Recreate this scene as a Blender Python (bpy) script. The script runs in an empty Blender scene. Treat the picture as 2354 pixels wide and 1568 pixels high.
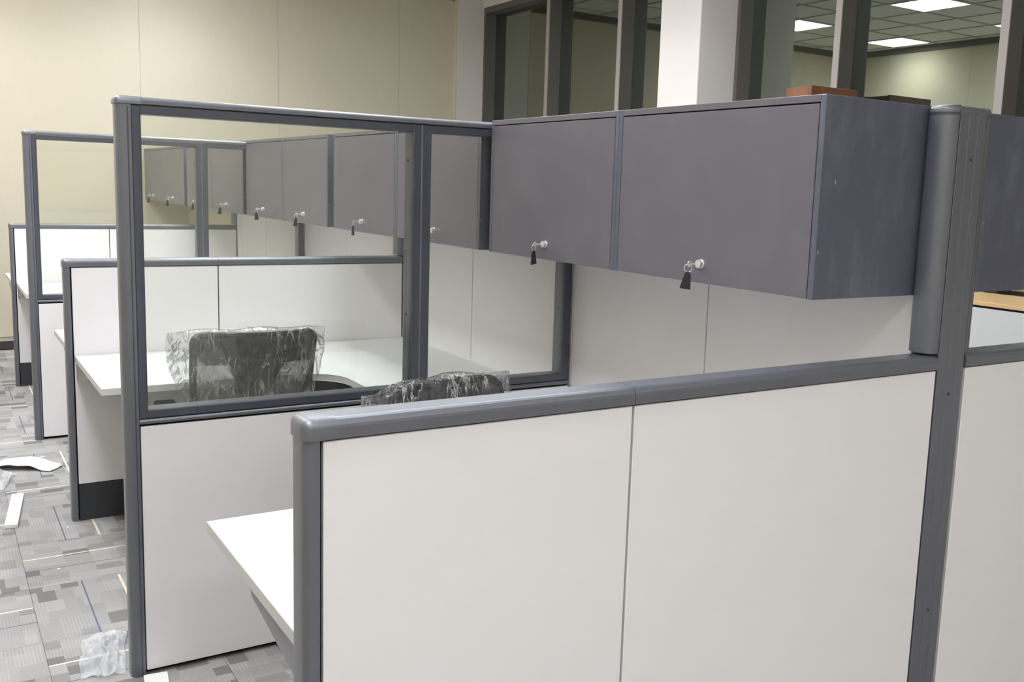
import bpy, bmesh, math, random
from mathutils import Matrix, Vector, noise
random.seed(7)
S = bpy.context.scene
COL = S.collection
PI = math.pi

# ------------------------------------------------------------------ camera, world, lights, exposure
CX, CY, CZ = -2.1092, -1.4744, 1.5822
yaw, pit, rol, F, PX, PY = 0.572, -0.1435, 0.0343, 2222.7, 1260.34, 753.51
fw = Vector((math.sin(yaw)*math.cos(pit), math.cos(yaw)*math.cos(pit), math.sin(pit)))
rt0 = Vector((math.cos(yaw), -math.sin(yaw), 0)); up0 = rt0.cross(fw)
rt = rt0*math.cos(rol) + up0*math.sin(rol); up = -rt0*math.sin(rol) + up0*math.cos(rol)
cd = bpy.data.cameras.new('camera'); cam = bpy.data.objects.new('camera', cd); COL.objects.link(cam)
cam.matrix_world = Matrix(((rt.x, up.x, -fw.x, CX), (rt.y, up.y, -fw.y, CY), (rt.z, up.z, -fw.z, CZ), (0, 0, 0, 1)))
cd.sensor_width = 36; cd.sensor_fit = 'HORIZONTAL'; cd.lens = F/2354*36
cd.shift_x = (1177-PX)/2354; cd.shift_y = (PY-784)/2354; cd.clip_start = 0.02
S.camera = cam
S.view_settings.view_transform = 'Standard'; S.view_settings.look = 'None'
S.view_settings.gamma = 1; S.view_settings.use_curve_mapping = False
S.view_settings.exposure = 0.60
w = bpy.data.worlds.new('night'); S.world = w; w.use_nodes = True
w.node_tree.nodes['Background'].inputs[0].default_value = (.01, .012, .018, 1)
w.node_tree.nodes['Background'].inputs[1].default_value = 1

CEIL = 3.62; TP = .61
LX = [-2.13, -.30, 1.53]
LY = [7.08 - 1.83*k for k in range(7)]
LAMPS = [(x, y) for x in LX for y in LY if not (x > 1 and y > 6) and not (x > -1 and -2.5 < y < 0) and not (x > 1 and -2.5 < y < 0)]
LPOWER = 10
for x, y in LAMPS:
    ld = bpy.data.lights.new('troffer_light', 'AREA'); ld.shape = 'SQUARE'; ld.size = .56
    ld.energy = LPOWER*(1.1 if x < -1 else 1)*(.4 if 1 < y < 2 else 1); ld.color = (.935, .965, 1); ld.spread = math.radians(128)
    lo = bpy.data.objects.new('troffer_light', ld); COL.objects.link(lo); lo.location = (x, y, CEIL-.03)

# ------------------------------------------------------------------ materials
def new_mat(name):
    m = bpy.data.materials.new(name); m.use_nodes = True
    return m, m.node_tree, m.node_tree.nodes, m.node_tree.links
def pbr(name, col, rough=.5, metal=0, spec=.5, var=0, vscale=6, bump=0, bscale=200, coat=0):
    m, t, n, l = new_mat(name); b = n['Principled BSDF']
    b.inputs['Base Color'].default_value = (*col, 1); b.inputs['Roughness'].default_value = rough
    b.inputs['Metallic'].default_value = metal; b.inputs['Specular IOR Level'].default_value = spec
    b.inputs['Coat Weight'].default_value = coat; b.inputs['Coat IOR'].default_value = 1.9; b.inputs['Coat Roughness'].default_value = .42
    if var or bump: tc = n.new('ShaderNodeTexCoord')
    if var:
        nz = n.new('ShaderNodeTexNoise'); nz.inputs['Scale'].default_value = vscale; nz.inputs['Detail'].default_value = 5
        l.new(tc.outputs['Object'], nz.inputs['Vector'])
        mr = n.new('ShaderNodeMapRange'); mr.inputs[1].default_value = .3; mr.inputs[2].default_value = .7
        mr.inputs[3].default_value = 1-var; mr.inputs[4].default_value = 1+var
        l.new(nz.outputs[0], mr.inputs[0])
        mx = n.new('ShaderNodeMix'); mx.data_type = 'RGBA'; mx.blend_type = 'MULTIPLY'; mx.inputs[0].default_value = 1
        mx.inputs[6].default_value = (*col, 1); l.new(mr.outputs[0], mx.inputs[7]); l.new(mx.outputs[2], b.inputs['Base Color'])
    if bump:
        nb = n.new('ShaderNodeTexNoise'); nb.inputs['Scale'].default_value = bscale
        l.new(tc.outputs['Object'], nb.inputs['Vector'])
        bp = n.new('ShaderNodeBump'); bp.inputs['Strength'].default_value = bump; bp.inputs['Distance'].default_value = .001
        l.new(nb.outputs[0], bp.inputs['Height']); l.new(bp.outputs[0], b.inputs['Normal'])
    return m
M = {}
M['panel'] = pbr('white_laminate', (.86, .835, .855), .42, spec=.35, var=.012, vscale=3)
M['cream'] = pbr('cream_laminate', (.72, .64, .47), .5, spec=.3)
M['desk'] = pbr('desk_laminate', (.60, .60, .60), .35, spec=.4)
M['frame'] = pbr('grey_powder_coat', (.086, .091, .12), .45, metal=.1, spec=.6, var=.04, vscale=20, coat=.9)
M['frame2'] = pbr('dark_grey_aluminium', (.08, .084, .108), .34, metal=.2, spec=.6, var=.05, vscale=30)
M['gap'] = pbr('black_gap', (.012, .011, .012), .8)
M['kick'] = pbr('charcoal_kickplate', (.035, .037, .043), .45, var=.08, vscale=15)
M['chrome'] = pbr('nickel', (.88, .86, .82), .32, metal=.7)
M['steel'] = pbr('bracket_steel', (.30, .30, .31), .4, metal=.3)
M['black'] = pbr('black_plastic', (.018, .018, .02), .4)
M['pad'] = pbr('black_upholstery', (.03, .03, .034), .8, bump=.4, bscale=600)
M['white'] = pbr('white_plaster', (.72, .68, .65), .75, bump=.15, bscale=90)
M['foam'] = pbr('white_foam', (.88, .88, .87), .7)
M['winframe'] = pbr('window_frame_bronze', (.12, .108, .10), .5)
M['winbead'] = pbr('window_frame_face', (.36, .33, .31), .5)
M['wood'] = pbr('brown_wood', (.20, .085, .04), .5, var=.2, vscale=9)
M['tan'] = pbr('tan_wood_laminate', (.66, .44, .22), .5, var=.06, vscale=5)
M['baseb'] = pbr('dark_baseboard', (.05, .043, .04), .5)
M['covetrim'] = pbr('dark_cove_trim', (.10, .085, .055), .6)
M['ceil'] = pbr('ceiling_tile', (.82, .81, .76), .9, bump=.3, bscale=120)
M['grid'] = pbr('ceiling_grid', (.5, .49, .45), .6)

def wall_mat():
    m, t, n, l = new_mat('cream_wallcovering'); b = n['Principled BSDF']; b.inputs['Roughness'].default_value = .62
    b.inputs['Specular IOR Level'].default_value = .25
    tc = n.new('ShaderNodeTexCoord'); mp = n.new('ShaderNodeMapping'); mp.inputs['Scale'].default_value = (140, 140, 3)
    l.new(tc.outputs['Object'], mp.inputs[0]); nz = n.new('ShaderNodeTexNoise'); nz.inputs['Scale'].default_value = 1; nz.inputs['Detail'].default_value = 4
    l.new(mp.outputs[0], nz.inputs['Vector'])
    r = n.new('ShaderNodeValToRGB'); r.color_ramp.elements[0].position = .3; r.color_ramp.elements[1].position = .7
    r.color_ramp.elements[0].color = (.60, .55, .435, 1); r.color_ramp.elements[1].color = (.615, .565, .45, 1)
    l.new(nz.outputs[0], r.inputs[0]); l.new(r.outputs[0], b.inputs['Base Color'])
    return m
M['wall'] = wall_mat()

def cab_mat():
    # grey painted steel with faint rubbed smudges and scratches of its own
    m, t, n, l = new_mat('grey_painted_steel'); b = n['Principled BSDF']
    b.inputs['Metallic'].default_value = .1; b.inputs['Specular IOR Level'].default_value = .5
    tc = n.new('ShaderNodeTexCoord')
    nz = n.new('ShaderNodeTexNoise'); nz.inputs['Scale'].default_value = 7; nz.inputs['Detail'].default_value = 8; nz.inputs['Distortion'].default_value = .6
    l.new(tc.outputs['Object'], nz.inputs['Vector'])
    r = n.new('ShaderNodeValToRGB'); r.color_ramp.elements[0].position = .45; r.color_ramp.elements[1].position = .82
    r.color_ramp.elements[0].color = (.143, .132, .162, 1); r.color_ramp.elements[1].color = (.16, .15, .172, 1)
    l.new(nz.outputs[0], r.inputs[0]); l.new(r.outputs[0], b.inputs['Base Color'])
    b.inputs['Roughness'].default_value = .42
    nb = n.new('ShaderNodeTexNoise'); nb.inputs['Scale'].default_value = 260
    l.new(tc.outputs['Object'], nb.inputs['Vector'])
    bp = n.new('ShaderNodeBump'); bp.inputs['Strength'].default_value = .15; bp.inputs['Distance'].default_value = .0008
    l.new(nb.outputs[0], bp.inputs['Height']); l.new(bp.outputs[0], b.inputs['Normal'])
    return m
M['cab'] = cab_mat()
def cabside_mat():
    m, t, n, l = new_mat('scuffed_grey_steel'); b = n['Principled BSDF']
    b.inputs['Metallic'].default_value = .15
    tc = n.new('ShaderNodeTexCoord'); mp = n.new('ShaderNodeMapping'); mp.inputs['Scale'].default_value = (9, 9, 3.2)
    mp.inputs['Rotation'].default_value = (0, .25, 0)
    l.new(tc.outputs['Object'], mp.inputs[0])
    nz = n.new('ShaderNodeTexNoise'); nz.inputs['Scale'].default_value = 1.3; nz.inputs['Detail'].default_value = 9; nz.inputs['Roughness'].default_value = .62
    l.new(mp.outputs[0], nz.inputs['Vector'])
    r = n.new('ShaderNodeValToRGB'); r.color_ramp.elements[0].position = .48; r.color_ramp.elements[1].position = .78
    r.color_ramp.elements[0].color = (.112, .118, .162, 1); r.color_ramp.elements[1].color = (.18, .19, .24, 1)
    l.new(nz.outputs[0], r.inputs[0])
    mp2 = n.new('ShaderNodeMapping'); mp2.inputs['Scale'].default_value = (34, 34, 13); mp2.inputs['Rotation'].default_value = (0, .5, 0); l.new(tc.outputs['Object'], mp2.inputs[0])
    n2 = n.new('ShaderNodeTexNoise'); n2.inputs['Scale'].default_value = 1; n2.inputs['Detail'].default_value = 1; l.new(mp2.outputs[0], n2.inputs['Vector'])
    m2 = n.new('ShaderNodeMapRange'); m2.inputs[1].default_value = .765; m2.inputs[2].default_value = .79; m2.inputs[4].default_value = .75; l.new(n2.outputs[0], m2.inputs[0])
    mx = n.new('ShaderNodeMix'); mx.data_type = 'RGBA'; l.new(m2.outputs[0], mx.inputs[0]); l.new(r.outputs[0], mx.inputs[6]); mx.inputs[7].default_value = (.5, .51, .54, 1)
    l.new(mx.outputs[2], b.inputs['Base Color'])
    b.inputs['Roughness'].default_value = .38
    return m
M['cabside'] = cabside_mat()

def glass_mat():
    m, t, n, l = new_mat('partition_glass'); n.remove(n['Principled BSDF'])
    tr = n.new('ShaderNodeBsdfTransparent'); tr.inputs[0].default_value = (.955, .965, .94, 1)
    gl = n.new('ShaderNodeBsdfGlossy'); gl.inputs['Roughness'].default_value = .02
    df = n.new('ShaderNodeBsdfDiffuse'); df.inputs[0].default_value = (.8, .8, .74, 1)
    fr = n.new('ShaderNodeFresnel'); fr.inputs['IOR'].default_value = 1.5
    a = n.new('ShaderNodeMixShader'); b2 = n.new('ShaderNodeMixShader'); b2.inputs[0].default_value = .022
    l.new(fr.outputs[0], a.inputs[0]); l.new(tr.outputs[0], a.inputs[1]); l.new(gl.outputs[0], a.inputs[2])
    l.new(a.outputs[0], b2.inputs[1]); l.new(df.outputs[0], b2.inputs[2]); l.new(b2.outputs[0], n['Material Output'].inputs[0])
    return m
M['glass'] = glass_mat()

def winglass_mat():
    m, t, n, l = new_mat('dark_night_window_glass'); n.remove(n['Principled BSDF'])
    gl = n.new('ShaderNodeBsdfGlossy'); gl.inputs['Roughness'].default_value = .006; gl.inputs[0].default_value = (.93, 1, .86, 1)
    df = n.new('ShaderNodeBsdfDiffuse'); df.inputs[0].default_value = (.018, .022, .022, 1)
    a = n.new('ShaderNodeMixShader'); lw = n.new('ShaderNodeFresnel'); lw.inputs[0].default_value = 2.0
    mr = n.new('ShaderNodeMapRange'); mr.inputs[3].default_value = .19; mr.inputs[4].default_value = 1
    l.new(lw.outputs[0], mr.inputs[0]); l.new(mr.outputs[0], a.inputs[0])
    l.new(df.outputs[0], a.inputs[1]); l.new(gl.outputs[0], a.inputs[2]); l.new(a.outputs[0], n['Material Output'].inputs[0])
    return m
M['winglass'] = winglass_mat()

def film_mat(name, base_fac, scale=26, tint=(.97, .97, .97)):
    m, t, n, l = new_mat(name); n.remove(n['Principled BSDF'])
    tc = n.new('ShaderNodeTexCoord')
    mp = n.new('ShaderNodeMapping'); mp.inputs['Scale'].default_value = (1, 1, .45); mp.inputs['Rotation'].default_value = (0, .35, 0)
    l.new(tc.outputs['Object'], mp.inputs[0])
    nz = n.new('ShaderNodeTexNoise'); nz.inputs['Scale'].default_value = scale; nz.inputs['Detail'].default_value = 7; nz.inputs['Distortion'].default_value = 1.8
    nz.noise_type = 'RIDGED_MULTIFRACTAL'
    l.new(mp.outputs[0], nz.inputs['Vector'])
    bp = n.new('ShaderNodeBump'); bp.inputs['Strength'].default_value = 1; bp.inputs['Distance'].default_value = .012
    l.new(nz.outputs[0], bp.inputs['Height'])
    tr = n.new('ShaderNodeBsdfTransparent'); tr.inputs[0].default_value = (*tint, 1)
    gl = n.new('ShaderNodeBsdfGlossy'); gl.inputs['Roughness'].default_value = .16
    df = n.new('ShaderNodeBsdfTranslucent'); df.inputs[0].default_value = (.9, .9, .9, 1)
    d2 = n.new('ShaderNodeBsdfDiffuse'); d2.inputs[0].default_value = (.9, .9, .9, 1)
    l.new(bp.outputs[0], gl.inputs['Normal']); l.new(bp.outputs[0], d2.inputs['Normal'])
    fr = n.new('ShaderNodeFresnel'); fr.inputs['IOR'].default_value = 1.7; l.new(bp.outputs[0], fr.inputs['Normal'])
    mr = n.new('ShaderNodeMapRange'); mr.inputs[3].default_value = base_fac; mr.inputs[4].default_value = .7
    l.new(fr.outputs[0], mr.inputs[0])
    # crease highlights painted white into the film: thin contour lines of two warped noises
    def lines(sc, k, rot, seed):
        m1 = n.new('ShaderNodeMapping'); m1.inputs['Scale'].default_value = (1, .6, .24); m1.inputs['Rotation'].default_value = (0, rot, 0); m1.inputs['Location'].default_value = (seed, 0, 0)
        l.new(tc.outputs['Object'], m1.inputs[0])
        z = n.new('ShaderNodeTexNoise'); z.inputs['Scale'].default_value = sc; z.inputs['Detail'].default_value = 4; z.inputs['Distortion'].default_value = .25
        l.new(m1.outputs[0], z.inputs['Vector'])
        a1 = n.new('ShaderNodeMath'); a1.operation = 'SUBTRACT'; a1.inputs[1].default_value = .5; l.new(z.outputs[0], a1.inputs[0])
        a2 = n.new('ShaderNodeMath'); a2.operation = 'ABSOLUTE'; l.new(a1.outputs[0], a2.inputs[0])
        a3 = n.new('ShaderNodeMapRange'); a3.inputs[1].default_value = 0; a3.inputs[2].default_value = k; a3.inputs[3].default_value = 1; a3.inputs[4].default_value = 0
        l.new(a2.outputs[0], a3.inputs[0]); return a3.outputs[0]
    la, lb = lines(17, .024, .75, 1.0), lines(34, .03, .35, 5.0)
    gate = n.new('ShaderNodeTexNoise'); gate.inputs['Scale'].default_value = 11; l.new(tc.outputs['Object'], gate.inputs['Vector'])
    gm = n.new('ShaderNodeMapRange'); gm.inputs[1].default_value = .42; gm.inputs[2].default_value = .62; l.new(gate.outputs[0], gm.inputs[0])
    mm = n.new('ShaderNodeMath'); mm.operation = 'MAXIMUM'; l.new(la, mm.inputs[0]); l.new(lb, mm.inputs[1])
    mg = n.new('ShaderNodeMath'); mg.operation = 'MULTIPLY'; l.new(mm.outputs[0], mg.inputs[0]); l.new(gm.outputs[0], mg.inputs[1])
    rp = n.new('ShaderNodeMapRange'); rp.inputs[3].default_value = .03; rp.inputs[4].default_value = .75; l.new(mg.outputs[0], rp.inputs[0])
    a = n.new('ShaderNodeMixShader'); b2 = n.new('ShaderNodeMixShader'); c = n.new('ShaderNodeMixShader'); c.inputs[0].default_value = .4
    l.new(mr.outputs[0], a.inputs[0]); l.new(tr.outputs[0], a.inputs[1]); l.new(gl.outputs[0], a.inputs[2])
    l.new(d2.outputs[0], c.inputs[1]); l.new(df.outputs[0], c.inputs[2])
    l.new(rp.outputs[0], b2.inputs[0]); l.new(a.outputs[0], b2.inputs[1]); l.new(c.outputs[0], b2.inputs[2])
    l.new(b2.outputs[0], n['Material Output'].inputs[0])
    return m
M['film'] = film_mat('clear_packing_film', .05)
M['bag'] = film_mat('milky_plastic_bag', .12, 18)
def milky(name, col, fac):
    m, t, n, l = new_mat(name); n.remove(n['Principled BSDF'])
    tr = n.new('ShaderNodeBsdfTransparent'); df = n.new('ShaderNodeBsdfPrincipled')
    df.inputs['Base Color'].default_value = (*col, 1); df.inputs['Roughness'].default_value = .35
    a = n.new('ShaderNodeMixShader'); a.inputs[0].default_value = fac
    l.new(tr.outputs[0], a.inputs[1]); l.new(df.outputs[0], a.inputs[2]); l.new(a.outputs[0], n['Material Output'].inputs[0])
    return m
M['bag2'] = milky('thin_white_polythene', (.86, .88, .93), .42)
M['mesh'] = milky('chair_mesh_fabric', (.085, .085, .09), .74)

def carpet_mat():
    m, t, n, l = new_mat('patchwork_carpet'); b = n['Principled BSDF']; b.inputs['Roughness'].default_value = .95
    b.inputs['Specular IOR Level'].default_value = .1
    tc = n.new('ShaderNodeTexCoord'); oi = n.new('ShaderNodeObjectInfo')
    sx = n.new('ShaderNodeSeparateXYZ'); l.new(tc.outputs['Object'], sx.inputs[0])
    def mth(op, a, b_=None, c_=None):
        q = n.new('ShaderNodeMath'); q.operation = op
        for i, v in enumerate((a, b_, c_)):
            if v is None: continue
            if isinstance(v, (int, float)): q.inputs[i].default_value = v
            else: l.new(v, q.inputs[i])
        return q.outputs[0]
    X, Y = sx.outputs[0], sx.outputs[1]
    rnd = mth('MULTIPLY', oi.outputs['Random'], 57.0)
    def cells(wx, wy, off, seed):
        # staggered blocks: the row index shifts the column cut
        row = mth('FLOOR', mth('ADD', mth('DIVIDE', Y, wy), off))
        wn = n.new('ShaderNodeTexWhiteNoise'); wn.noise_dimensions = '2D'; cb0 = n.new('ShaderNodeCombineXYZ')
        l.new(row, cb0.inputs[0]); l.new(mth('ADD', rnd, seed), cb0.inputs[1]); l.new(cb0.outputs[0], wn.inputs['Vector'])
        colm = mth('FLOOR', mth('ADD', mth('DIVIDE', X, wx), mth('MULTIPLY', wn.outputs[0], 3.7)))
        cb = n.new('ShaderNodeCombineXYZ'); l.new(colm, cb.inputs[0]); l.new(row, cb.inputs[1]); l.new(mth('ADD', rnd, seed), cb.inputs[2])
        w3 = n.new('ShaderNodeTexWhiteNoise'); w3.noise_dimensions = '3D'; l.new(cb.outputs[0], w3.inputs['Vector'])
        return w3.outputs[0]
    ca = cells(.062, .1, .0, 3.1); cb_ = cells(.1, .17, .4, 9.7)
    def ramp(v, stops):
        r = n.new('ShaderNodeValToRGB'); r.color_ramp.interpolation = 'CONSTANT'
        e = r.color_ramp.elements
        e[0].position = 0; e[0].color = (*stops[0][1], 1); e[1].position = stops[1][0]; e[1].color = (*stops[1][1], 1)
        for p, c in stops[2:]:
            k = e.new(p); k.color = (*c, 1)
        l.new(v, r.inputs[0]); return r.outputs[0]
    g = lambda v: (v, v*.985, v*.975)
    r1 = ramp(ca, [(0, g(.37)), (.34, g(.34)), (.6, g(.39)), (.8, g(.28)), (.9, g(.21))])
    r2 = ramp(cb_, [(0, g(1)), (.5, g(.95)), (.8, g(.86)), (.92, g(1.0))])
    mx = n.new('ShaderNodeMix'); mx.data_type = 'RGBA'; mx.blend_type = 'MULTIPLY'; mx.inputs[0].default_value = 1
    l.new(r1, mx.inputs[6]); l.new(r2, mx.inputs[7])
    # loop pile ribs, running one way or the other per block
    rib = mth('SINE', mth('MULTIPLY', X, 560.0)); rib2 = mth('SINE', mth('MULTIPLY', Y, 620.0))
    sel = mth('GREATER_THAN', cb_, .55)
    rb = mth('ADD', mth('MULTIPLY', rib, mth('SUBTRACT', 1.0, sel)), mth('MULTIPLY', rib2, sel))
    nz = n.new('ShaderNodeTexNoise'); nz.inputs['Scale'].default_value = 420; nz.inputs['Detail'].default_value = 3; l.new(tc.outputs['Object'], nz.inputs['Vector'])
    tex = mth('ADD', mth('ADD', mth('MULTIPLY', rb, .06), .80), mth('MULTIPLY', nz.outputs[0], .4))
    mx2 = n.new('ShaderNodeMix'); mx2.data_type = 'RGBA'; mx2.blend_type = 'MULTIPLY'; mx2.inputs[0].default_value = 1
    l.new(mx.outputs[2], mx2.inputs[6]); l.new(tex, mx2.inputs[7])
    cr = mth('LESS_THAN', mth('ABSOLUTE', mth('SUBTRACT', X, .065)), .0045)
    bl = mth('LESS_THAN', mth('ABSOLUTE', mth('ADD', X, .07)), .0028)
    m3 = n.new('ShaderNodeMix'); m3.data_type = 'RGBA'; l.new(cr, m3.inputs[0]); l.new(mx2.outputs[2], m3.inputs[6]); m3.inputs[7].default_value = (.78, .70, .58, 1)
    m4 = n.new('ShaderNodeMix'); m4.data_type = 'RGBA'; l.new(bl, m4.inputs[0]); l.new(m3.outputs[2], m4.inputs[6]); m4.inputs[7].default_value = (.14, .15, .22, 1)
    l.new(m4.outputs[2], b.inputs['Base Color'])
    bp = n.new('ShaderNodeBump'); bp.inputs['Strength'].default_value = .5; bp.inputs['Distance'].default_value = .002
    l.new(tex, bp.inputs['Height']); l.new(bp.outputs[0], b.inputs['Normal'])
    return m
M['carpet'] = carpet_mat()
def emit(name, col, s):
    m, t, n, l = new_mat(name); b = n['Principled BSDF']
    b.inputs['Base Color'].default_value = (.8, .8, .8, 1)
    b.inputs['Emission Color'].default_value = (*col, 1); b.inputs['Emission Strength'].default_value = s
    return m
M['lamp'] = emit('troffer_diffuser', (.915, .955, 1), 15)

# ------------------------------------------------------------------ builders
def tag(o, label=None, cat=None, group=None, kind=None):
    if label: o['label'] = label
    if cat: o['category'] = cat
    if group: o['group'] = group
    if kind: o['kind'] = kind
    return o
def thing(name, loc, label, cat, group=None, rz=0):
    o = bpy.data.objects.new(name, None); COL.objects.link(o); o.location = loc; o.rotation_euler = (0, 0, rz)
    o.empty_display_size = .05
    return tag(o, label, cat, group)
class MB:
    def __init__(s): s.bm = bmesh.new(); s.smooth = False
    def box(s, x0, x1, y0, y1, z0, z1, bev=0, seg=1):
        b = bmesh.new(); bmesh.ops.create_cube(b, size=1)
        for v in b.verts: v.co = Vector(((x0+x1)/2+v.co.x*(x1-x0), (y0+y1)/2+v.co.y*(y1-y0), (z0+z1)/2+v.co.z*(z1-z0)))
        if bev: bmesh.ops.bevel(b, geom=b.edges[:], offset=bev, segments=seg, affect='EDGES', profile=.5)
        s.join(b); return s
    def join(s, b, mat=None):
        me = bpy.data.meshes.new('t'); b.to_mesh(me); b.free()
        if mat: me.transform(mat)
        s.bm.from_mesh(me); bpy.data.meshes.remove(me)
    def ext(s, prof, axis, a, b):
        # prof: 2D points; axis 'x' -> (y,z), 'y' -> (x,z), 'z' -> (x,y)
        def P(p, t):
            return {'x': (t, p[0], p[1]), 'y': (p[0], t, p[1]), 'z': (p[0], p[1], t)}[axis]
        va = [s.bm.verts.new(P(p, a)) for p in prof]; vb = [s.bm.verts.new(P(p, b)) for p in prof]
        k = len(prof)
        for i in range(k): s.bm.faces.new((va[i], va[(i+1) % k], vb[(i+1) % k], vb[i]))
        s.bm.faces.new(va[::-1]); s.bm.faces.new(vb)
        return s
    def tube(s, pts, r, n=8, closed=False, rr=None):
        pts = [Vector(p) for p in pts]; rings = []; prev = None
        for i, p in enumerate(pts):
            if closed: d = pts[(i+1) % len(pts)]-pts[i-1]
            else: d = pts[min(i+1, len(pts)-1)]-pts[max(i-1, 0)]
            d.normalize()
            ref = prev if prev else (Vector((0, 0, 1)) if abs(d.z) < .9 else Vector((1, 0, 0)))
            a = (ref-d*ref.dot(d)).normalized(); prev = a; c = d.cross(a)
            ri = rr[i] if rr else r
            rings.append([s.bm.verts.new(p+(a*math.cos(2*PI*k/n)+c*math.sin(2*PI*k/n))*ri) for k in range(n)])
        m = len(rings)
        for i in range(m if closed else m-1):
            A, B = rings[i], rings[(i+1) % m]
            for k in range(n): s.bm.faces.new((A[k], A[(k+1) % n], B[(k+1) % n], B[k]))
        if not closed: s.bm.faces.new(rings[0][::-1]); s.bm.faces.new(rings[-1])
        s.smooth = True; return s
    def cyl(s, p0, p1, r, n=16, r2=None):
        return s.tube([p0, p1], r, n, rr=[r, r if r2 is None else r2])
    def grid(s, fn, nu, nv, closed_u=False):
        V = [[s.bm.verts.new(fn(i/(nu if closed_u else nu-1), j/(nv-1))) for i in range(nu)] for j in range(nv)]
        for j in range(nv-1):
            for i in range(nu if closed_u else nu-1):
                s.bm.faces.new((V[j][i], V[j][(i+1) % nu], V[j+1][(i+1) % nu], V[j+1][i]))
        s.smooth = True; return s
    def build(s, name, mat, parent=None, origin=None, smooth=None):
        bmesh.ops.recalc_face_normals(s.bm, faces=s.bm.faces[:])
        me = bpy.data.meshes.new(name); s.bm.to_mesh(me); s.bm.free()
        if origin is None and parent is not None and parent.get('_w'): origin = parent.location
        if origin is not None: me.transform(Matrix.Translation(-Vector(origin)))
        me.materials.append(mat)
        sm = s.smooth if smooth is None else smooth
        if sm:
            me.polygons.foreach_set('use_smooth', [True]*len(me.polygons))
            try: me.set_sharp_from_angle(angle=math.radians(38))
            except Exception: pass
        o = bpy.data.objects.new(name, me); COL.objects.link(o)
        if parent is not None: o.parent = parent
        elif origin is not None: o.location = origin
        return o
def wthing(name, loc, label, cat, group=None):
    """thing whose parts are given in room coordinates"""
    o = thing(name, loc, label, cat, group); o['_w'] = 1; return o
def copy_tree(o, parent=None):
    c = o.copy(); COL.objects.link(c)
    if parent: c.parent = parent
    for ch in list(o.children): copy_tree(ch, c)
    return c
def rounded_rect(a0, a1, b0, b1, r, n=5, which=(1, 1, 1, 1)):
    # corners order: (a0,b0),(a1,b0),(a1,b1),(a0,b1)
    cs = [((a0+r, b0+r), PI, (a0, b0)), ((a1-r, b0+r), 1.5*PI, (a1, b0)), ((a1-r, b1-r), 0, (a1, b1)), ((a0+r, b1-r), .5*PI, (a0, b1))]
    out = []
    for k, (c, st, sharp) in enumerate(cs):
        if which[k]:
            for i in range(n+1):
                t = st+i/n*PI/2; out.append((c[0]+r*math.cos(t), c[1]+r*math.sin(t)))
        else: out.append(sharp)
    return out

# ------------------------------------------------------------------ room shell
YF, XL, XW, XG, YN = 8.24, -2.63, 3.12, 3.26, -5.2
fl = MB().box(XL-.15, XG+.3, YN-.15, YF+.15, -.12, -.006).build('floor', M['carpet']); tag(fl, kind='structure')
tb = MB().box(-.2495, .2495, -.2495, .2495, -.006, 0, bev=.0012)
t0 = tb.build('carpet_tile', M['carpet'], fl)
cnt = 0
for i in range(-2, 10):
    for j in range(-5, 13):
        x0 = -1.85+.5*i; y0 = 2.02+.5*j
        xc, yc = x0+.25, y0+.25
        if xc-.25 < XL-.1 or xc+.25 > XG or yc+.25 > YF+.05: continue
        o = t0 if cnt == 0 else t0.copy()
        if cnt: COL.objects.link(o)
        o.location = (xc, yc, 0); o.rotation_euler = (0, 0, 0 if (i+j) % 2 == 0 else PI/2); cnt += 1

wb = MB().box(XL-.15, XG+.3, YF+.004, YF+.15, 0, CEIL+.1).build('wall_back', M['wall']); tag(wb, kind='structure')
edges = [-2.96, -1.68, -.40, .88, 2.16, 2.80]
for a, b in zip(edges, edges[1:]):
    a = max(a, XL)
    MB().box(a+.0008, b-.0008, YF-.004, YF+.005, .11, CEIL-.06, bev=.0015).build('wall_panel', M['wall'], wb)
wl = MB().box(XL-.15, XL-.004, YN, YF, 0, CEIL+.1).build('wall_left', M['wall']); tag(wl, kind='structure')
k = YN
while k < YF-.01:
    b = min(k+1.28, YF); MB().box(XL-.005, XL+.004, k+.0008, b-.0008, .11, CEIL-.06, bev=.0015).build('wall_panel', M['wall'], wl); k = b
wn = MB().box(XL, XG, YN-.15, YN, 0, CEIL+.1).build('wall_front', M['wall']); tag(wn, kind='structure')
# right wall: below, above and between the windows
wr = MB().box(XW, XG+.2, YN, YF, 0, .98).box(XW, XG+.2, YN, YF, 3.50, CEIL+.1).box(XW, XG+.2, -2.2, -1.7, .98, 3.5)
wr.build('wall_right', M['white']); tag(bpy.data.objects['wall_right'], kind='structure')
pl = MB().box(2.805, XG, 8.17, YF, 0, CEIL+.02, bev=.004).build('wall_pier_back', M['white']); tag(pl, kind='structure')
pr_ = MB().box(2.797, 2.804, 8.17, YF-.004, .11, CEIL-.06, bev=.001).build('wall_panel', M['wall'], pl)
co = MB().box(2.77, XG+.05, 4.17, 4.64, 0, CEIL+.02, bev=.004).build('wall_pier_middle', M['white']); tag(co, kind='structure')
bb = MB().box(XL, 2.795, YF-.014, YF-.004, .0, .075, bev=.002).build('baseboard_back', M['baseb']); tag(bb, kind='structure')
bb = MB().box(XL+.004, XL+.016, YN, YF-.014, .0, .075, bev=.002).build('baseboard_left', M['baseb']); tag(bb, kind='structure')
t1 = MB().box(XL, 2.795, YF-.03, YF-.0, CEIL-.075, CEIL-.001).build('trim_1', M['covetrim']); tag(t1, kind='structure')
t2 = MB().box(XL-.0, XL+.03, YN, YF-.03, CEIL-.075, CEIL-.001).build('trim_2', M['covetrim']); tag(t2, kind='structure')

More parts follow.
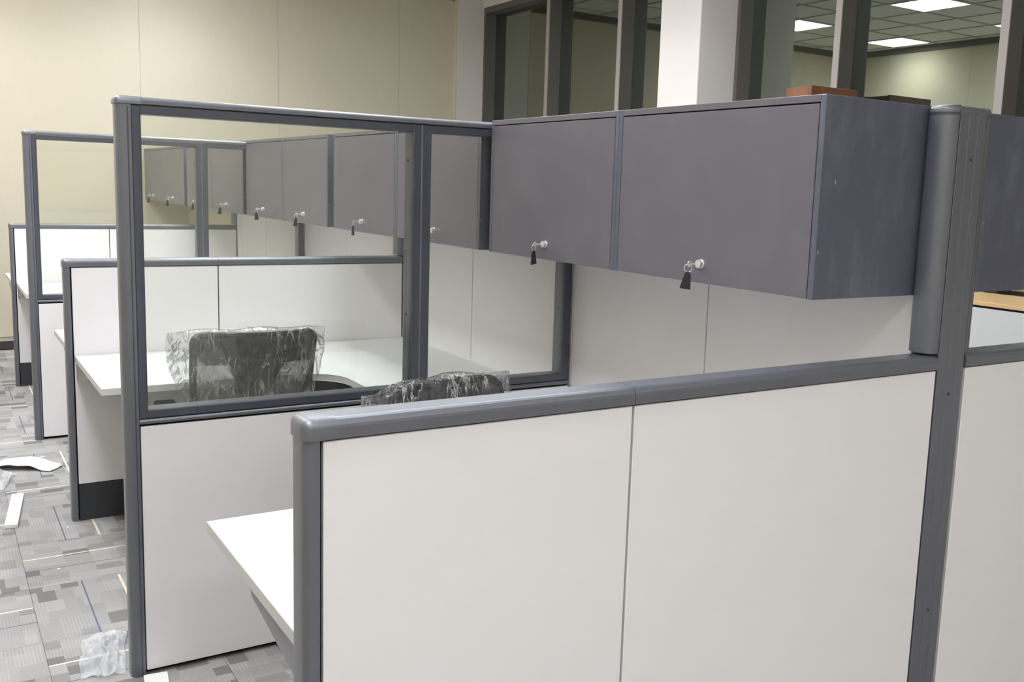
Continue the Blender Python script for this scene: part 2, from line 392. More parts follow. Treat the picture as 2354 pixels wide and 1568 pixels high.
# ceiling with lay-in tiles and grid
cl = MB().box(XL-.15, XG+.3, YN-.15, YF+.15, CEIL+.10, CEIL+.22).build('ceiling', M['ceil']); tag(cl, kind='structure')
ct = MB().box(-TP/2+.011, TP/2-.011, -TP/2+.011, TP/2-.011, .0, .014, bev=.003).build('ceiling_tile', M['ceil'], cl)
ct.location = (0, 0, 0); used = False
grid = MB(); x0 = -.30-TP/2-4*TP; y0 = 7.08-TP/2-20*TP
def near_lamp(x, y): return any(abs(x-a) < .1 and abs(y-b) < .1 for a, b in LAMPS)
n_t = 0
for i in range(-1, 11):
    gx = x0+i*TP
    if XL < gx < XG: grid.box(gx-.012, gx+.012, YN, YF, CEIL-.008, CEIL+.02)
    for j in range(0, 24):
        cxx, cyy = gx+TP/2, y0+j*TP+TP/2
        if not (XL-.2 < cxx < XG and YN-.1 < cyy < YF+.1) or near_lamp(cxx, cyy): continue
        o = ct if not used else ct.copy()
        if used: COL.objects.link(o)
        used = True; o.location = (cxx, cyy, CEIL); n_t += 1
for j in range(0, 24):
    gy = y0+j*TP
    if YN < gy < YF: grid.box(XL, XG, gy-.012, gy+.012, CEIL-.009, CEIL+.02)
grid.build('ceiling_grid', M['grid'], cl)

# recessed louvred troffers
def make_lamp():
    t = thing('ceiling_light', (0, 0, CEIL), 'x', 'ceiling light', 'recessed louvred ceiling lights')
    MB().box(-.29, .29, -.29, .29, .0, .012).build('diffuser', M['lamp'], t)
    fr = MB()
    for s in (-1, 1): fr.box(s*.289-.011, s*.289+.011, -.3, .3, -.012, .06); fr.box(-.278, .278, s*.289-.011, s*.289+.011, -.012, .06)
    fr.build('frame', M['foam'], t)
    for k in range(3):
        MB().box(-.276, .276, -.145+k*.145-.004, -.145+k*.145+.004, -.012, -.001).build('louvre', M['foam'], t)
    return t
lamp0 = make_lamp(); first = True
for x, y in LAMPS:
    o = lamp0 if first else copy_tree(lamp0); first = False
    o.location = (x, y, CEIL)
    if y > 7: lb = 'square ceiling light above the far end of the %s, mirrored in the window' % ('cubicles' if x > -1 else 'aisle')
    elif y > 5 and -1 < x < 1: lb = 'square louvred ceiling light over the middle cubicles, largest reflection in the window'
    else: lb = 'square louvred ceiling light out of view above the room'
    o['label'] = lb

# windows
def window(name, ylo, yhi, mull, zb=.98, zt_=3.50):
    t = thing(name, (XG, (ylo+yhi)/2, zb), None, None); t['_w'] = 1; tag(t, kind='structure')
    f = MB()
    f.box(XW+.01, XG+.04, ylo, ylo+.035, zb, zt_).box(XW+.01, XG+.04, yhi-.035, yhi, zb, zt_)
    f.box(XW+.01, XG+.04, ylo+.035, yhi-.035, zb, zb+.06).box(XW+.01, XG+.04, ylo+.035, yhi-.035, zt_-.06, zt_)
    f.build('window_frame', M['winframe'], t)
    mull = sorted(mull); ys = [ylo+.035]+[q for q in mull]+[yhi-.035]
    for q in mull:
        MB().box(XW+.006, XG+.03, q-.027, q+.027, zb+.06, zt_-.06, bev=.002).build('mullion', M['winframe'], t)
        MB().box(XW-.002, XW+.006, q-.027, q+.027, zb+.06, zt_-.06, bev=.001).build('mullion_face', M['winbead'], t)
    for a, b in zip(ys, ys[1:]):
        MB().box(XG, XG+.012, a-.0 if a == ylo+.035 else a+.028, b if b == yhi-.035 else b-.028, zb+.06, zt_-.06).build('pane', M['winglass'], t)
window('window_1', 4.64, 8.17, [5.655, 6.845])
window('window_2', -1.7, 4.17, [3.175, 1.95, .73, -.49])
window('window_3', -4.8, -2.2, [-3.5])
tag(MB().box(XW, XG+.2, YN, -4.8, .98, 3.5).build('wall_right_end', M['white']), kind='structure')

# ------------------------------------------------------------------ cubicle partitions
T = .068
L = -1.592
Y = [0, 1.627, 3.2415, 4.8225, 6.5054]
ZL, ZT, ZS, KP = 1.2, 1.807, .82, .172
def rail_prof(y0, y1, z0, z1, r=.014):
    return rounded_rect(y0, y1, z0, z1, r, 5, (0, 0, 1, 1))
def post_prof(xa, xb, y0, y1, r=.02):
    # rounded on the outer (low x) side
    return rounded_rect(xa, xb, y0, y1, r, 5, (1, 0, 0, 1))
def low_wing(y, label, xa=L, xb=-.004, joint=-.953, post=True, flip=1):
    t = wthing('cubicle_partition', (xa, y, 0), label, 'partition', 'low cubicle partitions')
    y1 = y+T
    MB().box(xa+.001, xb, y+.026, y1-.026, .0, ZL-.02).build('core', M['gap'], t)
    js = sorted([xa+.0065, joint, xb]) if joint is not None else [xa+.0065, xb]
    for a, b in zip(js, js[1:]):
        a2 = a+(.003 if a == joint else 0); b2 = b-(.003 if b == joint else .001)
        for f0, f1 in ((y, y+.013), (y1-.013, y1)):
            MB().box(a2, b2, f0, f1, KP+.002, ZL-.0375, bev=.0012).build('panel', M['panel'], t)
            MB().box(a2, b2, f0+.003, f1-.001 if f0 == y else f1-.003, .0, KP-.001, bev=.001).build('kickplate', M['kick'], t)
        MB().ext(rail_prof(y-.004, y1+.004, ZL-.034, ZL, .016), 'x', (a+.0006 if a == joint else xa+(.028 if post else 0)), b-(.0006 if b == joint else .001)).build('top_rail', M['frame'], t)
    if post:
        MB().ext(post_prof(xa-.026+.0, xa-.0, y-.002, y1+.002, .017), 'z', 0, ZL-.033).build('end_post', M['frame'], t, smooth=True)
        # moulded corner cap
        c = bmesh.new(); bmesh.ops.create_cube(c, size=1)
        for v in c.verts: v.co = Vector((xa-.029+(v.co.x+.5)*.057, y-.005+(v.co.y+.5)*(T+.01), ZL-.034+(v.co.z+.5)*.0355))
        ed = [e for e in c.edges if all(v.co.z > ZL-.01 for v in e.verts) and not all(v.co.x > xa for v in e.verts)] + \
             [e for e in c.edges if all(v.co.x < xa for v in e.verts) and abs(e.verts[0].co.z-e.verts[1].co.z) > .01]
        bmesh.ops.bevel(c, geom=ed, offset=.017, segments=5, affect='EDGES', profile=.5)
        m = MB(); m.join(c); m.smooth = True; m.build('corner_cap', M['frame'], t)
    return t
def screw(t, x, y, z, d=-1):
    MB().cyl((x, y+.0005, z), (x, y+d*.0025, z), .0042, 12).build('screw', M['frame2'], t)
    MB().cyl((x, y+d*.002, z), (x, y+d*.003, z), .002, 8).build('screw_socket', M['gap'], t)
def tall_wing(y, label):
    t = wthing('glazed_partition', (L, y, 0), label, 'partition', 'tall glazed partitions')
    y1 = y+T; xm = -.655
    MB().box(L+.001, -.004, y+.026, y1-.026, .0, ZS).build('core', M['gap'], t)
    for a, b in ((L+.004, xm-.0015), (xm+.0015, -.012)):
        for f0, f1 in ((y, y+.013), (y1-.013, y1)):
            MB().box(a, b, f0, f1, .017, ZS-.007, bev=.0012).build('panel', M['panel'], t)
    # glazing frames
    for a, b in ((L+.001, xm-.001), (xm+.001, -.012)):
        zb, zt_ = ZS+.018, ZT-.024
        s1 = .026 if a < -1 else .034
        fr = MB(); s = .034
        for (fa, fb) in ((a, a+s1), (b-s, b)):
            fr.box(fa, fb, y, y1, zb, zt_, bev=.0025, seg=2)
            mid = (fa+fb)/2
        fr.box(a+s1-.001, b-s+.001, y, y1, zb, zb+.026, bev=.0025, seg=2).box(a+s1-.001, b-s+.001, y, y1, zt_-.026, zt_, bev=.0025, seg=2)
        # raised bead round the pane
        for (fa, fb, za, zc) in ((a+s1-.009, a+s1-.003, zb+.018, zt_-.018), (b-s+.003, b-s+.009, zb+.018, zt_-.018)):
            fr.box(fa, fb, y-.002, y+.004, za, zc, bev=.0012)
        fr.build('glazing_frame', M['frame2'], t)
        MB().box(a+s1-.004, b-s+.004, y+.008, y+.014, zb+.022, zt_-.022).build('glass_pane', M['glass'], t)
        # bottom bead, half round
        MB().ext([(y+.006+.011*math.cos(q), ZS+.008+.0085*math.sin(q)) for q in [PI*.5+PI*k/8 for k in range(9)]]+[(y1, ZS+.0)]+[(y1, ZS+.017)], 'x', a, b).build('sill_bead', M['frame'], t, smooth=True)
        MB().ext(rail_prof(y-.004, y1+.004, ZT-.021, ZT, .012), 'x', a+(.03 if a < -1 else -.001), b).build('top_rail', M['frame'], t)
        for zz in (1.12, 1.66): 
            MB().cyl((b-s+.0005, y+.04, zz), (b-s-.002, y+.04, zz), .004, 10).build('screw', M['gap'], t)
    MB().box(xm-.0035, xm+.0035, y-.003, y+.01, ZS+.02, ZT-.026, bev=.002).build('centre_bead', M['frame'], t)
    MB().ext(post_prof(L-.042, L-.0, y-.002, y1+.002, .022), 'z', 0, ZT-.02).build('end_post', M['frame'], t, smooth=True)
    MB().box(L-.012, L-.008, y-.0035, y, .0, ZT-.03, bev=.001).build('post_groove', M['frame2'], t)
    c = bmesh.new(); bmesh.ops.create_cube(c, size=1)
    for v in c.verts: v.co = Vector((L-.045+(v.co.x+.5)*.075, y-.005+(v.co.y+.5)*(T+.01), ZT-.022+(v.co.z+.5)*.0235))
    ed = [e for e in c.edges if all(v.co.z > ZT-.01 for v in e.verts) and not all(v.co.x > L for v in e.verts)] + \
         [e for e in c.edges if all(v.co.x < L-.02 for v in e.verts) and abs(e.verts[0].co.z-e.verts[1].co.z) > .01]
    bmesh.ops.bevel(c, geom=ed, offset=.017, segments=5, affect='EDGES', profile=.5)
    m = MB(); m.join(c); m.smooth = True; m.build('corner_cap', M['frame'], t)
    return t
low_wing(Y[0], 'nearest low partition with two white panels and grey top rail, in the foreground')
tall_wing(Y[1], 'nearer tall partition with a large glass pane over a white panel')
low_wing(Y[2], 'low white partition seen through the nearer tall glass, desk attached to it')
tall_wing(Y[3], 'farther tall glazed partition, second from the back wall')
low_wing(Y[4], 'farthest low white partition, standing nearest the cream wall')

# spine
SX0, SX1 = 0.0, .107
def spine_seg(ya, yb, jt, label, cream=False):
    t = wthing('spine_partition', (SX0, ya, 0), label, 'partition', 'spine partitions under the wall cabinets')
    MB().box(SX0+.03, SX1-.03, ya, yb, 0, ZT-.02).build('core', M['gap'], t)
    js = [ya+.002, jt, yb-.002]
    for a, b in zip(js, js[1:]):
        a2, b2 = a+(.0025 if a == jt else 0), b-(.0025 if b == jt else 0)
        for f0, f1 in ((SX0, SX0+.013), (SX1-.013, SX1)):
            MB().box(f0, f1, a2, b2, KP+.002, ZT-.036, bev=.0012).build('panel', M['cream' if cream else 'panel'], t)
            MB().box(f0+.002, f1-.002, a2, b2, .0, KP-.001, bev=.001).build('kickplate', M['kick'], t)
    MB().ext(rail_prof(SX0-.0, SX1+.0, ZT-.034, ZT-.002, .014), 'y', ya+.001, yb-.001).build('top_rail', M['frame'], t)
    return t
PW = .078   # post depth in y
spine_seg(Y[0]+PW+.001, Y[1]-.001, .857, 'white spine wall under the two nearest overhead cabinets')
spine_seg(Y[1]+.001, Y[2]-.003, 2.463, 'white spine wall of the second cubicle, behind the glass')
spine_seg(Y[2]+PW+.001, Y[3]-.001, 4.063, 'white spine wall of the third cubicle, seen through the nearer glass')
spine_seg(Y[3]+.001, Y[4]-.003, 5.703, 'white spine wall of the fourth cubicle, beyond the farther glass')
spine_seg(Y[4]+PW+.001, YF-.006, 7.4, 'cream spine wall of the last cubicle, against the back wall', True)

def spine_post(y, label, right=True):
    t = wthing('partition_post', (SX0, y, 0), label, 'post', 'tall spine posts')
    y1 = y+PW-.002; w_ = SX1-SX0
    # front face: three fluted strips
    zt_ = ZT-.002
    m = MB().box(SX0+.001, SX1-.001, y+.004, y1, 0, zt_-.012)
    m.build('post_body', M['frame2'], t)
    for k in range(3):
        a = SX0+.001+k*(w_-.002)/3
        MB().box(a+.0005, a+(w_-.002)/3-.0005, y, y+.006, 0, zt_-.012, bev=.0009).build('fluted_strip', M['frame'], t)
    # curved side cover on the open left slot above the low rail
    def cover(s, xx):
        pr = [(xx, y+.001)]
        for k in range(9):
            q = -PI/2+PI*k/8
            pr.append((xx+s*.036*max(math.cos(q), 0)**.55, y+.039+.037*math.sin(q)))
        pr.append((xx, y1-.001))
        return pr
    MB().ext(cover(-1, SX0), 'z', ZL+.006, zt_-.008).build('side_cover', M['frame'], t, smooth=True)
    if right: MB().ext(cover(1, SX1), 'z', ZL+.006, zt_-.008).build('side_cover', M['frame'], t, smooth=True)
    # rounded top cap
    plan = cover(-1, SX0) + (cover(1, SX1)[::-1] if right else [(SX1, y1-.001), (SX1, y+.001)])
    c2 = MB().ext(plan, 'z', zt_-.016, zt_+.008); c = c2.bm
    ed = [e for e in c.edges if all(v.co.z > zt_ for v in e.verts)]
    bmesh.ops.bevel(c, geom=ed, offset=.010, segments=4, affect='EDGES', profile=.5)
    m = MB(); m.join(c); m.smooth = True; m.build('top_cap', M['frame'], t)
    for zz in (1.685, 1.10, .52): screw(t, SX0+w_/2, y, zz)
    return t
spine_post(Y[0], 'tall grey fluted post in the right foreground where the low rails meet')
spine_post(Y[2], 'grey spine post at the end of the low partition behind the glass')
spine_post(Y[4], 'grey spine post at the end of the farthest low partition')
# right-hand wing beyond the post
low_wing(Y[0], 'low white partition continuing at the right edge, past the tall post', xa=SX1+.004, xb=1.70, joint=.76, post=False)
bpy.data.objects['cubicle_partition.003']['label'] = 'low white partition continuing at the right edge, past the tall post'

# ------------------------------------------------------------------ overhead cabinets
D, ZC0, ZC1 = -.385, 1.345, 1.814
def make_cabinet(wd, label, side=-1, group='overhead cabinets along the spine'):
    """local: x 0 = back on the spine, front at side*.384; y 0..wd; z 0..h"""
    t = thing('overhead_cabinet', (0, 0, 0), label, 'cabinet', group)
    h = ZC1-ZC0; d = .3845; th = .017
    def X(a, b): return (min(side*a, side*b), max(side*a, side*b))
    b = MB()
    b.box(*X(.0, d-.018), th, wd-th, th, th+.004)
    b.box(*X(0, .012), th, wd-th, 0, h-th)
    b.box(*X(0, d), th-.0, wd-th, h-th, h, bev=.001)
    b.box(*X(0, d-.02), th, wd-th, 0, th)
    b.build('body', M['cab'], t)
    for a in (0, wd-th): MB().box(*X(0, d), a, a+th, 0, h, bev=.0015).build('side_panel', M['cabside'], t)
    dr = MB().box(*X(d-.018, d), th+.0022, wd-th-.0022, .001, h-th-.003, bev=.0012).build('door', M['cab'], t)
    lk = MB(); x1 = side*(d-.001); yc = wd/2-.002; zc = .052
    lk.cyl((x1, yc, zc), (x1+side*.004, yc, zc), .0125, 20).cyl((x1+side*.004, yc, zc), (x1+side*.0145, yc, zc), .0108, 20)
    lk.build('lock', M['chrome'], dr)
    return t
cabs = []
spans = [(.0765, .8565, 'nearest overhead cabinet, its scuffed end panel facing the camera'),
         (.8575, 1.6235, 'second overhead cabinet, touching the nearer glass partition'),
         (1.700, 2.466, 'third overhead cabinet, first behind the nearer glass'),
         (2.467, 3.238, 'fourth overhead cabinet, ending above the low partition behind the glass'),
         (3.324, 4.062, 'fifth overhead cabinet, just past the dark gap above the low partition'),
         (4.063, 4.8185, 'sixth overhead cabinet, touching the farther glass partition'),
         (4.894, 5.703, 'seventh overhead cabinet, first behind the farther glass'),
         (5.704, 6.500, 'eighth overhead cabinet, ending above the farthest low partition'),
         (6.589, 7.415, 'ninth overhead cabinet, second from the cream back wall'),
         (7.416, 8.225, 'farthest overhead cabinet, against the cream back wall')]
KEYS = []
for a, b, lb in spans:
    c = make_cabinet(b-a, lb); c.location = (-.0005, a, ZC0); cabs.append(c)
    KEYS.append((-.0005-.3845, a+(b-a)/2-.002, ZC0+.052, lb))
c = make_cabinet(.78, 'scuffed grey overhead cabinet at the right edge, behind the tall post', side=1, group='overhead cabinets on the far side of the spine'); c.location = (SX1+.0005, .0805, ZC0)
c = make_cabinet(.765, 'overhead cabinet on the hidden side of the spine, behind the right-edge one', side=1, group='overhead cabinets on the far side of the spine'); c.location = (SX1+.0005, .8615, ZC0)

# keys with black fobs hanging in each lock
def make_key(label, tilt, turn):
    t = thing('key', (0, 0, 0), label, 'key', 'keys hanging in the cabinet locks')
    b = MB().box(-.019, 0, -.0009, .0009, -.003, .003, bev=.0004)
    b.build('blade', M['chrome'], t)
    hd = MB(); pr = [(-.026+.0075*math.cos(2*PI*k/14), .0085*math.sin(2*PI*k/14)) for k in range(14)]
    hd.ext(pr, 'y', -.001, .001); hd.build('bow', M['chrome'], t)
    rg = MB(); n = 20; R_ = .0105
    cx_, cz_ = -.031, -.0105
    rg.tube([(cx_+R_*math.cos(2*PI*k/n)*math.cos(turn), R_*math.cos(2*PI*k/n)*math.sin(turn), cz_+R_*math.sin(2*PI*k/n)) for k in range(n)], .0009, 6, closed=True)
    rg.build('ring', M['chrome'], t)
    fb = MB(); W0, W1_, H_ = .0085, .0145, .040
    pr = [(-W0, 0), (-W1_, -H_), (W1_, -H_), (W0, 0), (.004, .006), (-.004, .006)]
    fb.ext(pr, 'y', -.0028, .0028); bmesh.ops.bevel(fb.bm, geom=fb.bm.edges[:], offset=.0008, segments=1, affect='EDGES')
    o = fb.build('fob', M['black'], t); o.location = (cx_-.001, 0, cz_-.0155); o.rotation_euler = (0, tilt, turn)
    return t
names = ['nearest', 'second', 'third', 'fourth', 'fifth', 'sixth', 'seventh', 'eighth', 'ninth', 'farthest']
turns = [-.55, .42, -.5, .9, .5, .4, .2, .5, .3, .4]; tilts = [.12, -.1, .05, .02, .1, -.1, .1, 0, .1, 0]
for k, (x, y, z, lb) in enumerate(KEYS):
    q = make_key('small key with black fob in the lock of the %s overhead cabinet' % names[k], tilts[k], turns[k])
    q.location = (x-.0145, y, z)

# ------------------------------------------------------------------ desks
def desk(y_wall, sgn, depth, y_end, label, xl=-1.585, xs=-.665):
    """L-shaped worktop: main run along the wing at y_wall, return along the spine to y_end"""
    t = wthing('corner_desk', (-.8, y_wall, .742), label, 'desk', 'white corner desks')
    z0, z1 = .742, .770; r = .17
    yf = y_wall+sgn*depth
    pts = [(xl, y_wall+sgn*.001), (-.003, y_wall+sgn*.001), (-.003, y_end), (xs, y_end)]
    cx_, cy_ = xs-r, yf+sgn*r
    for k in range(9):
        q = k/8*PI/2
        pts.append((cx_+r*math.cos(q), cy_-sgn*r*math.sin(q)))
    pts.append((xl, yf))
    m = MB().ext(pts, 'z', z0, z1)
    bmesh.ops.bevel(m.bm, geom=[e for e in m.bm.edges if abs(e.verts[0].co.z-e.verts[1].co.z) < 1e-5], offset=.0015, segments=1, affect='EDGES')
    m.build('worktop', M['desk'], t)
    for xb in (xl+.006, -.9):
        yw = y_wall+sgn*.002
        b = MB().ext([(yw, .7415), (y_wall+sgn*.40, .7415), (y_wall+sgn*.385, .722), (yw, .655)], 'x', xb, xb+.004)
        b.box(xb, xb+.03, min(yw, y_wall+sgn*.39), max(yw, y_wall+sgn*.39), .7385, .7415)
        b.build('bracket', M['steel'], t)
    b = MB().ext([(-.003, .7415), (-.40, .7415), (-.385, .722), (-.003, .655)], 'y', y_end-sgn*.10, y_end-sgn*.096)
    b.build('bracket', M['steel'], t)
    return t
desk(Y[0]+T, 1, .745, Y[1]-.003, 'white corner desk in the nearest cubicle, its corner jutting past the foreground post', xs=-.56)
desk(Y[2], -1, .785, Y[1]+T+.003, 'white corner desk behind the glass with the plastic-wrapped chair at it')
desk(Y[2]+T, 1, .745, Y[3]-.003, 'white desk behind the low partition, corner jutting out at the left')
desk(Y[4], -1, .80, Y[3]+T+.003, 'white desk beyond the farther glass, seen above its lower panel')
desk(Y[4]+T, 1, .70, YF-.02, 'white desk in the last cubicle, only its tip showing at the far left', xl=-1.612)

# pedestal in the shade under the second desk
t = wthing('drawer_pedestal', (-.36, 2.85, 0), 'black drawer pedestal in the shade under the corner of the glazed cubicle desk', 'cabinet')
MB().box(-.60, -.14, 2.60, 3.14, .05, .72, bev=.003).build('body', M['black'], t)
for k in range(3):
    a = .06+k*.22
    dr = MB().box(-.595, -.145, 2.583, 2.600, a, a+.214, bev=.002).build('drawer', M['black'], t)
    MB().box(-.45, -.29, 2.572, 2.583, a+.17, a+.182, bev=.002).build('handle', M['frame2'], dr, origin=t.location)
for sx in (-.56, -.18):
    for sy in (2.64, 3.10): MB().cyl((sx, sy-.01, .025), (sx, sy+.01, .025), .025, 14).cyl((sx, sy, .024), (sx, sy, .051), .008, 8).build('caster', M['black'], t)

# ------------------------------------------------------------------ office chairs
def make_chair(label):
    """local: faces +y, back at about y=-0.25"""
    t = thing('office_chair', (0, 0, 0), label, 'chair', 'office chairs wrapped in clear plastic')
    s = MB()
    def seat(u, v):
        q = u*2*PI; r = v
        x = .245*r*math.copysign(abs(math.cos(q))**.6, math.cos(q)); y_ = .235*r*math.copysign(abs(math.sin(q))**.6, math.sin(q))
        return Vector((x, y_+.02, .475+.02*(1-r**4)-.03*max(y_-.12, 0)/.12))
    s.grid(lambda u, v: seat(u, max(v, .02)), 36, 8, True)
    def seat_b(u, v):
        p = seat(u, 1); c = Vector((0, .02, p.z)); k = 1-.12*v
        return Vector((p.x*k, (p.y-.02)*k+.02, p.z-.055*v))
    s.grid(seat_b, 36, 4, True); s.build('seat', M['pad'], t)
    MB().box(-.21, .21, -.18, .22, .405, .425, bev=.008, seg=2).build('seat_pan', M['black'], t)
    # backrest frame
    def bp(x, z):   # curved, reclined surface of the back
        k = (z-.50)/.5
        return Vector((x, -.235-.075*k+.9*x*x+.03*math.sin(k*PI), z))
    W, zb, zt_ = .225, .53, 1.0
    loop = rounded_rect(-W, W, zb, zt_, .032, 6)
    dense = []
    for i in range(len(loop)):
        a, b = Vector(loop[i]), Vector(loop[(i+1) % len(loop)])
        n = max(1, int((b-a).length/.04))
        for k in range(n): dense.append(a.lerp(b, k/n))
    dense = [(p.x*(1-.06*(zt_-p.y)/(zt_-zb)), p.y+(.004*(1-(p.x/W)**2) if p.y > .9 else 0)) for p in dense]
    f = MB().tube([bp(x, z) for x, z in dense], .014, 8, closed=True); f.build('back_frame', M['black'], t)
    # padded head band along the top and a waisted centre pad
    MB().grid(lambda u, v: bp((u*2-1)*.212, .885+.112*v)+Vector((0, .026*math.sin(v*PI)**.6, 0)), 20, 10).grid(lambda u, v: bp((u*2-1)*.212, .885+.112*v)-Vector((0, .014*math.sin(v*PI)**.6+.002, 0)), 20, 10).build('head_band', M['pad'], t)
    def waist(v): return .045+.10*abs(v-.45)**1.5*2.2
    MB().grid(lambda u, v: bp((u*2-1)*waist(v), zb+.01+v*(.395))-Vector((0, .012, 0)), 8, 16).grid(lambda u, v: bp((u*2-1)*waist(v), zb+.01+v*(.395))+Vector((0, .010, 0)), 8, 16).build('centre_support', M['black'], t)
    MB().grid(lambda u, v: bp((u*2-1)*.212, zb+.01+v*(zt_-zb-.02)), 24, 20).build('back_mesh', M['mesh'], t)
    MB().tube([(0, -.02, .41), (0, -.2, .41), (0, -.27, .44), (0, -.285, .53), (0, -.29, .66)], .022, 10, rr=[.02, .024, .026, .022, .014]).build('back_bracket', M['black'], t)
    for sx in (-1, 1):
        MB().tube([(sx*.2, .02, .415), (sx*.27, .02, .42), (sx*.285, .02, .5), (sx*.28, .0, .66)], .016, 8).build('arm_support', M['black'], t)
        MB().box(sx*.28-.04, sx*.28+.04, -.14, .12, .66, .688, bev=.011, seg=3).build('armrest', M['black'], t, smooth=True)
    MB().cyl((0, 0, .07), (0, 0, .26), .026).cyl((0, 0, .26), (0, 0, .41), .017).build('gas_lift', M['black'], t)
    for k in range(5):
        q = 2*PI*k/5+.3; c_, s_ = math.cos(q), math.sin(q)
        MB().tube([(0, 0, .085), (.14*c_, .14*s_, .088), (.30*c_, .30*s_, .068)], .02, 8, rr=[.028, .021, .014]).build('base_leg', M['black'], t)
        cx_, cy_ = .30*c_, .30*s_
        m = MB()
        for o_ in (-.014, .014): m.cyl((cx_-s_*(o_-.008), cy_+c_*(o_-.008), .027), (cx_-s_*(o_+.008), cy_+c_*(o_+.008), .027), .0265, 14)
        m.cyl((cx_, cy_, .03), (cx_, cy_, .066), .008, 8)
        m.build('caster', M['black'], t)
    return t, bp
def film(chair, bp, seed, flapL, flapR, low=.50):
    NU, NV = 160, 72
    def fn(u, v):
        q = u*2*PI; hh = min(v/.86, 1.0); cap = max(v-.86, 0)/.14
        z = low+(1.016-low)*hh
        cx_ = math.cos(q); sy = math.sin(q)
        ax = .236+.005*math.sin(z*9+seed); ay = .030+.012*(1-hh)
        x = ax*math.copysign(abs(cx_)**.55, cx_); yy = ay*math.copysign(abs(sy)**.55, sy)
        if hh > .5:
            fl_ = (hh-.5)/.5; side = max(abs(cx_)-.8, 0)/.2
            amt = (flapR if cx_ > 0 else flapL)*math.sin(fl_*PI*.62)*side**1.3
            x += math.copysign(amt, cx_); yy *= (1-.75*side)
        if hh < .4: x *= 1+.07*(.4-hh)/.4
        k = 1-cap**1.8
        if cap > 0: x *= .35+.65*k; yy *= k
        c = bp(max(-.23, min(.23, x)), max(.53, min(z, 1.0)))
        crown = .004*(1-(min(abs(x), .225)/.225)**2)*hh
        p = Vector((x, c.y+yy, z+cap*.008+crown+.004*math.sin(x*31+seed)*hh))
        nv = noise.noise_vector(p*11+Vector((seed, 0, 0)))
        r1 = abs(noise.noise(Vector((p.x*24+p.z*15, p.y*20+seed, p.z*8-p.x*6))))
        r2 = abs(noise.noise(Vector((p.x*50-p.z*30, seed, p.z*22))))
        d = Vector((cx_*.3, 1 if sy > 0 else -1, .2*cap))
        return p+nv*.003+d*(.016*(.25-r1)+.007*(.2-r2)+.004)
    o = MB().grid(fn, NU, NV, True).build('plastic_cover', M['film'], chair)
    o['label'] = 'crinkled clear plastic cover over the backrest'
ch, bpf = make_chair('black mesh office chair in a clear plastic cover, seen through the large glass pane')
ch2 = copy_tree(ch); ch2.location = (-.80, .73, 0); ch2.rotation_euler = (0, 0, PI+.30)
ch2['label'] = 'black office chair in a plastic cover, only its top showing over the nearest low rail'
ch.location = (-1.07, 2.42, 0); ch.rotation_euler = (0, 0, -.06)
film(ch, bpf, 1.3, .085, .035)
film(ch2, bpf, 4.1, .03, .06)

# ------------------------------------------------------------------ window-side ledge and brown screen
t = wthing('window_counter', (2.86, .9, 0), 'white low counter with a tan wooden top by the window, right edge', 'counter')
MB().box(2.60, 3.115, -1.0, 2.93, .0, 1.028, bev=.002).build('front_panel', M['desk'], t)
MB().box(2.612, 3.115, -1.0, 2.93, 1.0285, 1.040).build('shadow_gap', M['gap'], t)
MB().box(2.595, 3.115, -1.0, 2.93, 1.0405, 1.062, bev=.002).build('wooden_top', M['tan'], t)
t = wthing('wooden_cabinet', (2.88, 3.0, 0), 'tall brown wooden cabinet showing its top above the nearest cabinets, by the window', 'cabinet')
MB().box(2.66, 3.10, 2.945, 2.965, 0, 2.285, bev=.002).build('side_panel', M['wood'], t)
MB().box(2.66, 3.10, 3.145, 3.165, 0, 2.285, bev=.002).build('side_panel', M['wood'], t)
MB().box(2.66, 2.68, 2.965, 3.145, 0.02, 2.28, bev=.002).build('door', M['wood'], t)
MB().box(2.68, 3.10, 2.965, 3.145, 2.262, 2.28).build('top_panel', M['wood'], t)

# ------------------------------------------------------------------ litter on the carpet
def crumple(name, c, sx, sy, sz, rz, seed, mat, label, cat, amp=.35, lift=0, outline=None):
    m = MB(); N = 40
    def fn(u, v):
        x, y_ = (u-.5)*2, (v-.5)*2
        e = 1-.16*noise.noise(Vector((x*1.7+seed, y_*1.7, 3)))
        rr = (x*x+y_*y_)**.5; k = 1/max(1, (abs(x)**6+abs(y_)**6)**(1/6)) if rr else 1
        lim = 1+.25*noise.noise(Vector((math.atan2(y_, x)*1.2, seed, 0)))
        h = max(0, 1-rr*.78)**.7
        z = sz*h*(.5+amp*1.6*abs(noise.noise(Vector((x*2.6, y_*2.6, seed))))+.35*abs(noise.noise(Vector((x*7, y_*7, seed+5)))))
        z = max(z, .0015+.004*abs(noise.noise(Vector((x*5, y_*5, seed+9)))))
        return Vector((x*sx*e*lim, y_*sy*e*lim, z))
    m.grid(fn, N, N)
    o = m.build(name, mat, None); o.location = (c[0], c[1], .0008); o.rotation_euler = (0, 0, rz)
    return tag(o, label, cat)
crumple('plastic_bag', (-1.69, 1.82), .066, .15, .055, -.15, 2.2, M['bag2'], 'crumpled thin white plastic bag on the carpet beside the tall partition foot', 'plastic bag', .6)
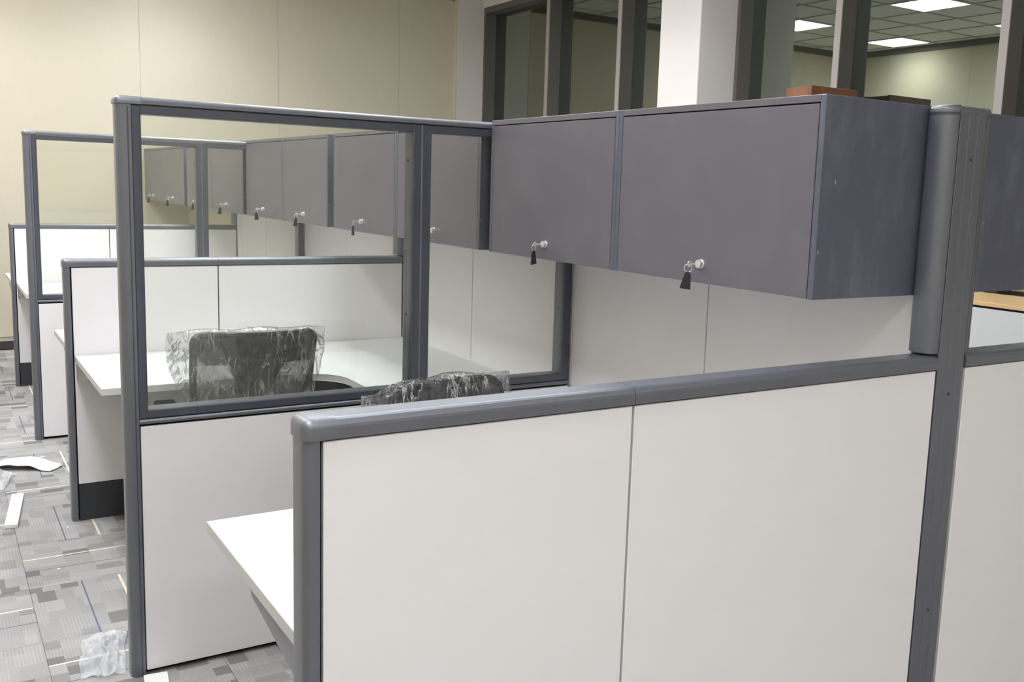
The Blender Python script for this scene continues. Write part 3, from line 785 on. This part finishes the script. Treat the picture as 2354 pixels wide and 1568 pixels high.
# cream foam sheet, folded, with a bluish white film over its left end
m = MB()
def sheet(u, v):
    x = u; w_ = .105*(1-.62*u**1.3)+.012
    y_ = (v-.5)*2*w_ + .05*math.sin(u*2.6)
    z = .004+.05*math.sin(min(u*1.15, 1)*PI)*(1-abs(v-.35))*.8+.012*noise.noise(Vector((u*5, v*4, 2)))
    return Vector((x*.36, y_, max(z, .003)))
m.grid(sheet, 40, 14); o = m.build('foam_sheet', M['foam']); o.location = (-1.885, 4.36, .001); o.rotation_euler = (0, 0, -.70)
sd = o.modifiers.new('thickness', 'SOLIDIFY'); sd.thickness = .003; sd.offset = 1
tag(o, 'curled cream foam wrapping sheet lying in the aisle at the left edge', 'foam sheet')
crumple('plastic_sheet', (-1.885, 4.03), .065, .13, .07, -.3, 7.7, M['bag2'], 'bluish white plastic heap at the left edge of the aisle, against the foam sheet', 'plastic sheet', .4)
# foam strip
o = MB().box(-.0265, .0265, -.235, .235, 0, .018, bev=.002, seg=2).build('foam_strip', M['foam']); o.location = (-1.832, 3.502, .0008); o.rotation_euler = (0, 0, math.atan2(-.06, .467))
tag(o, 'long flat white foam strip lying on the carpet at the left edge', 'foam strip')
o = MB().box(-.035, .035, -.06, .06, 0, .012, bev=.001).build('board_offcut', M['foam']); o.location = (-1.575, 1.545, .0008); o.rotation_euler = (0, 0, -.12)
tag(o, 'small white board offcut at the bottom edge by the tall partition foot', 'offcut')
for k, (x, y, r, lb) in enumerate([(-1.733, 2.673, .006, 'tiny white foam crumb on the carpet, left of the tall partition post'),
                         (-1.645, 3.165, .005, 'tiny white foam crumb near the low partition foot'),
                         (-1.565, 4.24, .006, 'white foam crumb by the low partition, up the aisle'),
                         (-1.635, 4.42, .016, 'flat scrap of clear film on the carpet beyond the foam sheet')]):
    c = bmesh.new(); bmesh.ops.create_icosphere(c, subdivisions=2, radius=r)
    for v in c.verts: v.co = v.co*(1+.3*noise.noise(v.co*300+Vector((k, 0, 0)))); v.co.z = max(v.co.z*(.25 if r > .01 else .8), -r*.9)
    m = MB(); m.join(c); o = m.build('foam_crumb' if k < 3 else 'film_scrap', M['foam'] if k < 3 else M['bag2']); o.location = (x, y, r*.6 if k < 3 else .005)
    tag(o, lb, 'litter')
for o in S.objects:
    if '_w' in o: del o['_w']
